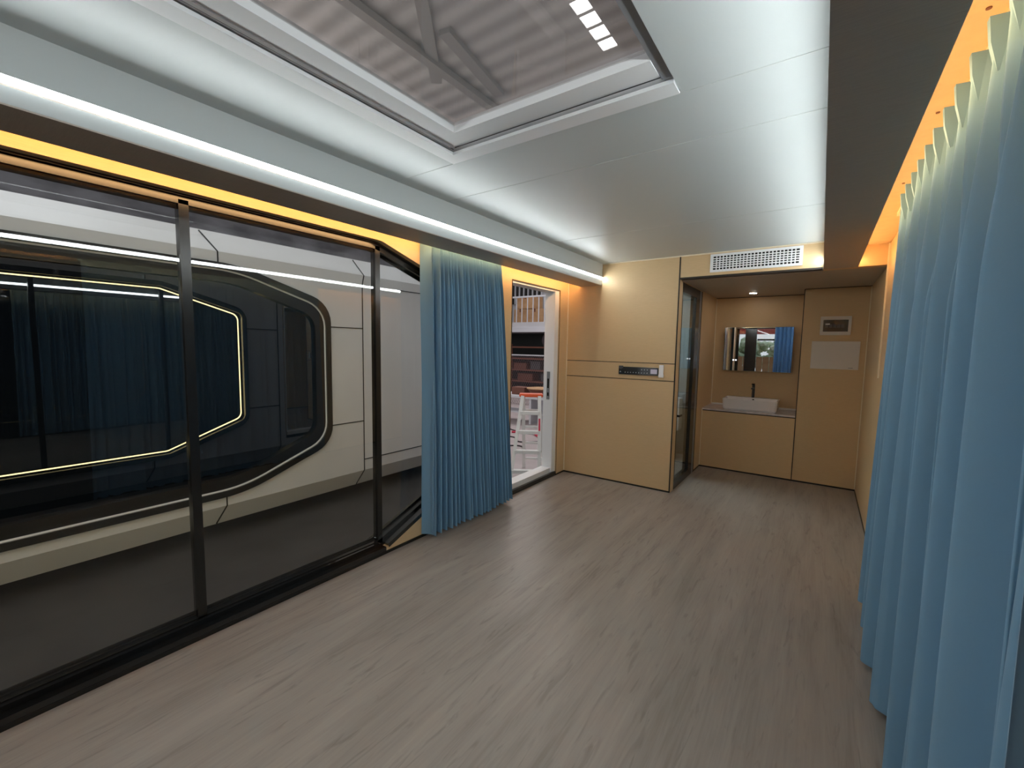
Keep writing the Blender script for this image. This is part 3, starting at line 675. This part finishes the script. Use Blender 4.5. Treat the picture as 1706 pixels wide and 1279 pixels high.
trans = mat('translucent_roof_sheet', (0.9, 0.9, 0.9), 0.5, emit=(0.95, 1.0, 1.0), es=6.0)
for (a, b_), nth in zip(ys, ('topmost', 'second from the top', 'third from the top', 'lowest')):
    box('roof_light', trans, -3.66, -3.38, a, b_, RZ+0.02, RZ+0.04, label='bright translucent roof sheet seen through the roof glass, '+nth+' of four', category='roof light', group='bright sheets in the hall roof')
rt = thing('roof_truss', 'grey steel truss under the ribbed hall roof, above the roof glass', 'truss', (-6.4, 6, RZ))
b = MB(); b.bar((-6.45, 1.0, RZ-0.1), (-6.45, 9.0, RZ-0.1), 0.18, 0.12); b.build('top_chord', M['dkroof'], rt)
MB().bar((-4.7, 4.1, RZ-0.05), (-6.85, 6.75, RZ-0.05), 0.22, 0.1).build('post', M['dkroof'], rt)
MB().bar((-5.7, 5.8, RZ-0.05), (-6.05, 7.85, RZ-0.05), 0.22, 0.1).build('diagonal_brace', M['dkroof'], rt)
box('wall_hall_side', M['smokeband'], -15.2, -15, -12, 20, GZ, RZ, **ST)
box('wall_hall_end', M['factwall'], -20, 8, 15.8, 16, 2.1, RZ, **ST)
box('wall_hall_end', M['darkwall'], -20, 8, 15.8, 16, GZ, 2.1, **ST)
box('wall_light_block', M['void'], 2.2, 2.3, -2, 9, GZ, 5.0, **ST)  # added black wall: blocks daylight and darkens the view through the right window

# mezzanine with railing and boxes
mz = thing('mezzanine', 'white steel mezzanine edge high beyond the doorway', 'mezzanine', (-9, 14, 2.2))
MB().box(-14, -4, 13.9, 15.78, 2.06, 2.26).build('lower_beam', M['steelw'], mz)
MB().box(-14, -4, 13.95, 15.78, 2.26, 2.44).build('upper_beam', M['factwall'], mz)
rl = thing('railing', 'white balcony railing in front of the cardboard boxes', 'railing', (-9, 14, 2.44))
MB().box(-12, -6, 13.97, 14.02, 3.38, 3.44).build('handrail', M['steelw'], rl)
for k in range(22): MB().box(-11.85+k*0.255, -11.822+k*0.255, 13.98, 14.01, 2.44, 3.38).build('baluster', M['steelw'], rl)
def carton(name, label, x0, x1, y0, y1, z0, z1):
    t = thing(name, label, 'box', ((x0+x1)/2, (y0+y1)/2, z0), 'cardboard boxes on the mezzanine')
    MB().box(x0, x1, y0, y1, z0, z1, 0.01).build('carton', M['card'], t)
    MB().box((x0+x1)/2-0.03, (x0+x1)/2+0.03, y0-0.003, y1, z1-0.12, z1+0.003).build('tape', M['rust'], t)
carton('cardboard_box', 'brown cardboard box on top of its stack behind the white railing', -10.05, -9.28, 14.4, 15.1, 3.0, 3.50)
carton('cardboard_box', 'lower left cardboard box behind the white railing, under the top one', -10.2, -9.60, 14.4, 15.1, 2.44, 2.99)
carton('cardboard_box', 'lower right cardboard box behind the white railing', -9.57, -8.85, 14.4, 15.1, 2.44, 2.98)
wn = thing('window_5', None, None, (-10.4, 15.75, 3.8), kind='structure')
MB().box(-11.6, -9.75, 15.74, 15.79, 3.35, 4.6).build('dark_glass', M['smoke'], wn)
b = MB()
for k in range(9): b.box(-11.55+k*0.225, -11.50+k*0.225, 15.68, 15.73, 3.35, 4.6)
b.build('window_bars', M['steelw'], wn)
# storage below: mesh fence, shelves
fc = thing('mesh_fence', 'wire mesh fence with a pale top rail beyond the step ladder', 'fence', (-7.7, 12, GZ))
MB().box(-10, -5.5, 11.98, 12.02, 1.20, 1.24).build('top_rail', M['steelw'], fc)
b = MB()
for k in range(60):
    xa = -9.6+k*0.075; b.bar((xa, 12.0, GZ), (xa+0.83, 12.0, 1.2), 0.005, 0.005, (0, 1, 0)); b.bar((xa+0.83, 12.01, GZ), (xa, 12.01, 1.2), 0.005, 0.005, (0, 1, 0))
b.build('wire_mesh', M['mesh'], fc)
sv = thing('storage_shelf', 'rust brown storage shelving in the dark behind the mesh fence', 'shelf', (-9, 14.5, GZ))
for z in (0.1, 0.55, 1.0, 1.45): MB().box(-12, -6.5, 14.2, 14.9, z, z+0.06).build('shelf', M['rust'], sv)
for x in (-12, -10.2, -8.4, -6.6): MB().box(x, x+0.06, 14.2, 14.26, GZ, 1.6).build('post', M['rust'], sv)
for i, (x, z, w, h, mm) in enumerate([(-10.9, 0.61, 0.5, 0.3, 'rust'), (-10.1, 0.61, 0.6, 0.25, 'rust'), (-9.3, 0.61, 0.45, 0.33, 'dkgrey'), (-9.9, 0.16, 0.7, 0.28, 'rust'), (-8.8, 0.16, 0.6, 0.3, 'dkgrey')]):
    box('storage_crate', M[mm], x, x+w, 14.3, 14.8, z, z+h, bevel=0.01, label=['rust coloured crate', 'brown crate', 'dark grey crate', 'low rusty crate', 'low brown crate'][i]+' on the shelving behind the mesh fence', category='crate', group='crates on the hall shelving')
tr_ = thing('wheel', 'dark round wheel leaning in the recess under the mezzanine', 'wheel', (-8.3, 14.1, 1.7))
MB().cyl((-8.3, 14.1, 1.75), (-8.3, 13.95, 1.75), 0.28, 0.28, 24).build('tyre', M['cable'], tr_); MB().cyl((-8.3, 13.95, 1.75), (-8.3, 13.93, 1.75), 0.12, 0.12, 20).build('hub', M['dkgrey'], tr_)
# bench and things behind the ladder
wb2 = thing('workbench', 'pale grey low workbench behind the step ladder', 'workbench', (-5.8, 9.3, GZ))
MB().box(-7.4, -4.4, 9.0, 9.7, 0.20, 0.26).build('top', M['steelw'], wb2)
for x in (-7.3, -5.9, -4.5): MB().box(x, x+0.06, 9.05, 9.65, GZ, 0.2).build('leg', M['steelw'], wb2)
MB().box(-7.3, -4.5, 9.1, 9.6, -0.2, -0.16).build('lower_shelf', M['steelw'], wb2)
bk = thing('basket', 'brown round basin on the bench just above the ladder top', 'basket', (-5.75, 9.3, 0.26))
b = MB(); b.cyl((-5.75, 9.35, 0.26), (-5.75, 9.35, 0.44), 0.22, 0.34, 24); b.build('bowl', M['rust'], bk); MB().cyl((-5.75, 9.35, 0.44), (-5.75, 9.35, 0.46), 0.36, 0.36, 24).build('rim', M['card'], bk)
box('tool_case', M['rust'], -6.55, -6.15, 9.2, 9.5, 0.26, 0.45, bevel=0.01, label='rust brown case on the bench left of the round basin', category='case')
box('tool_case', M['dkgrey'], -5.5, -5.1, 9.2, 9.5, -0.16, 0.08, bevel=0.01, label='dark grey case on the lower shelf of the bench', category='case')
for i, (pts, lab) in enumerate([([(-5.9, 7.2), (-5.3, 7.5), (-4.9, 7.2), (-4.4, 7.6), (-3.9, 7.3), (-3.6, 7.9)], 'thin black cable curving over the floor behind the ladder'),
              ([(-5.2, 6.4), (-4.7, 6.9), (-4.3, 6.5), (-4.0, 7.0), (-3.7, 6.7), (-3.3, 6.9)], 'black cable looping on the floor near the ladder feet'),
              ([(-5.9, 8.2), (-5.2, 8.0), (-5.0, 8.5), (-4.5, 8.2), (-4.2, 8.6), (-3.9, 8.4)], 'dark cable lying in front of the workbench')]):
    P = [];
    for a, b_, c_, d_ in zip([pts[0]]+pts[:-2], pts[:-1], pts[1:], pts[2:]+[pts[-1]]):
        for k in range(8):
            t = k/8; P.append(tuple(0.5*((2*b_[q])+(-a[q]+c_[q])*t+(2*a[q]-5*b_[q]+4*c_[q]-d_[q])*t*t+(-a[q]+3*b_[q]-3*c_[q]+d_[q])*t**3) for q in (0, 1)))
    b = MB(); b.tube([(x, y, GZ+0.014) for x, y in P], 0.013); b.build('cable', M['cable'], label=lab, category='cable')
b = MB(); b.tube([(-5.6, 7.9, GZ+0.02), (-5.2, 8.1, GZ+0.05), (-4.8, 7.8, GZ+0.02), (-4.6, 7.95, GZ+0.04), (-4.4, 7.9, GZ+0.02)], 0.025); b.build('hose', M['red'], label='dark red hose on the floor behind the ladder', category='hose')

# step ladder (A-frame) just outside the doorway
T = Vector((-3.5, 5.42, 0.775)); wv = Vector((0.84, 0.54, 0)); fv = Vector((0.54, -0.84, 0))
ld = thing('step_ladder', 'aluminium step ladder with an orange top cap outside the doorway', 'ladder', (T.x, T.y, GZ))
H = T.z-GZ
def lp(side, face, t):      # side -1 left, 1 right; face 1 front, -1 back; t 0 top .. 1 foot
    w = 0.125+0.085*t if face > 0 else 0.115+0.05*t
    off = fv*(0.07+0.34*t) if face > 0 else -fv*(0.07+0.36*t)
    lat = -wv*(0.07*t) if face > 0 else wv*(0.07*t)
    return T+Vector((0, 0, -H*t))+wv*side*w+off+lat
for face in (1, -1):
    for side in (-1, 1):
        MB().bar(lp(side, face, 0.0), lp(side, face, 1.0), 0.05, 0.05 if face > 0 else 0.035, tuple(fv)).build('leg', M['alu'], ld)
for k in range(4):
    t = 0.2+0.222*k
    MB().bar(lp(-1, 1, t), lp(1, 1, t), 0.085, 0.045).build('step', M['alu'], ld)
    MB().bar(lp(-1, -1, t), lp(1, -1, t), 0.03, 0.03).build('brace', M['alu'], ld)
MB().bar(lp(1, 1, 0.26)+fv*0.028, lp(1, 1, 0.40)+fv*0.028, 0.024, 0.006, tuple(fv)).build('red_label', M['red'], ld)
b = MB(); b.bar(T-wv*0.175+Vector((0, 0, 0.005)), T+wv*0.175+Vector((0, 0, 0.005)), 0.19, 0.045); bmesh.ops.bevel(b.bm, geom=b.bm.edges[:], offset=0.008, segments=2, affect='EDGES'); b.build('top_cap', M['orange'], ld)

# outdoors behind the rear window (seen in the mirror)
tree = MB(); rr = random.Random(5)
for k in range(260):
    p = Vector((rr.uniform(-4.5, 0.5), rr.uniform(-9.5, -8.3), rr.uniform(0.2, 1.9))); s_ = rr.uniform(0.12, 0.35)
    bmesh.ops.create_icosphere(tree.bm, subdivisions=1, radius=s_, matrix=Matrix.Translation(p) @ Matrix.Diagonal((1, 1, rr.uniform(0.5, 1), 1)))
tree.build('hedge', M['leaf'], label='pale green foliage outside the rear window, seen in the mirror', category='hedge', kind='stuff')
box('awning', M['awning'], -4.5, 0.5, -5.2, -4.9, 2.09, 2.45, label='red awning edge outside the rear window, seen in the mirror', category='awning')
fn = thing('board_fence', 'brown upright board fence outside the rear window, seen in the mirror', 'fence', (-2, -6, GZ))
for k in range(20): MB().box(-4.2+k*0.22, -4.0+k*0.22, -6.03, -6.0, GZ, 1.27).build('board', M['card'], fn)
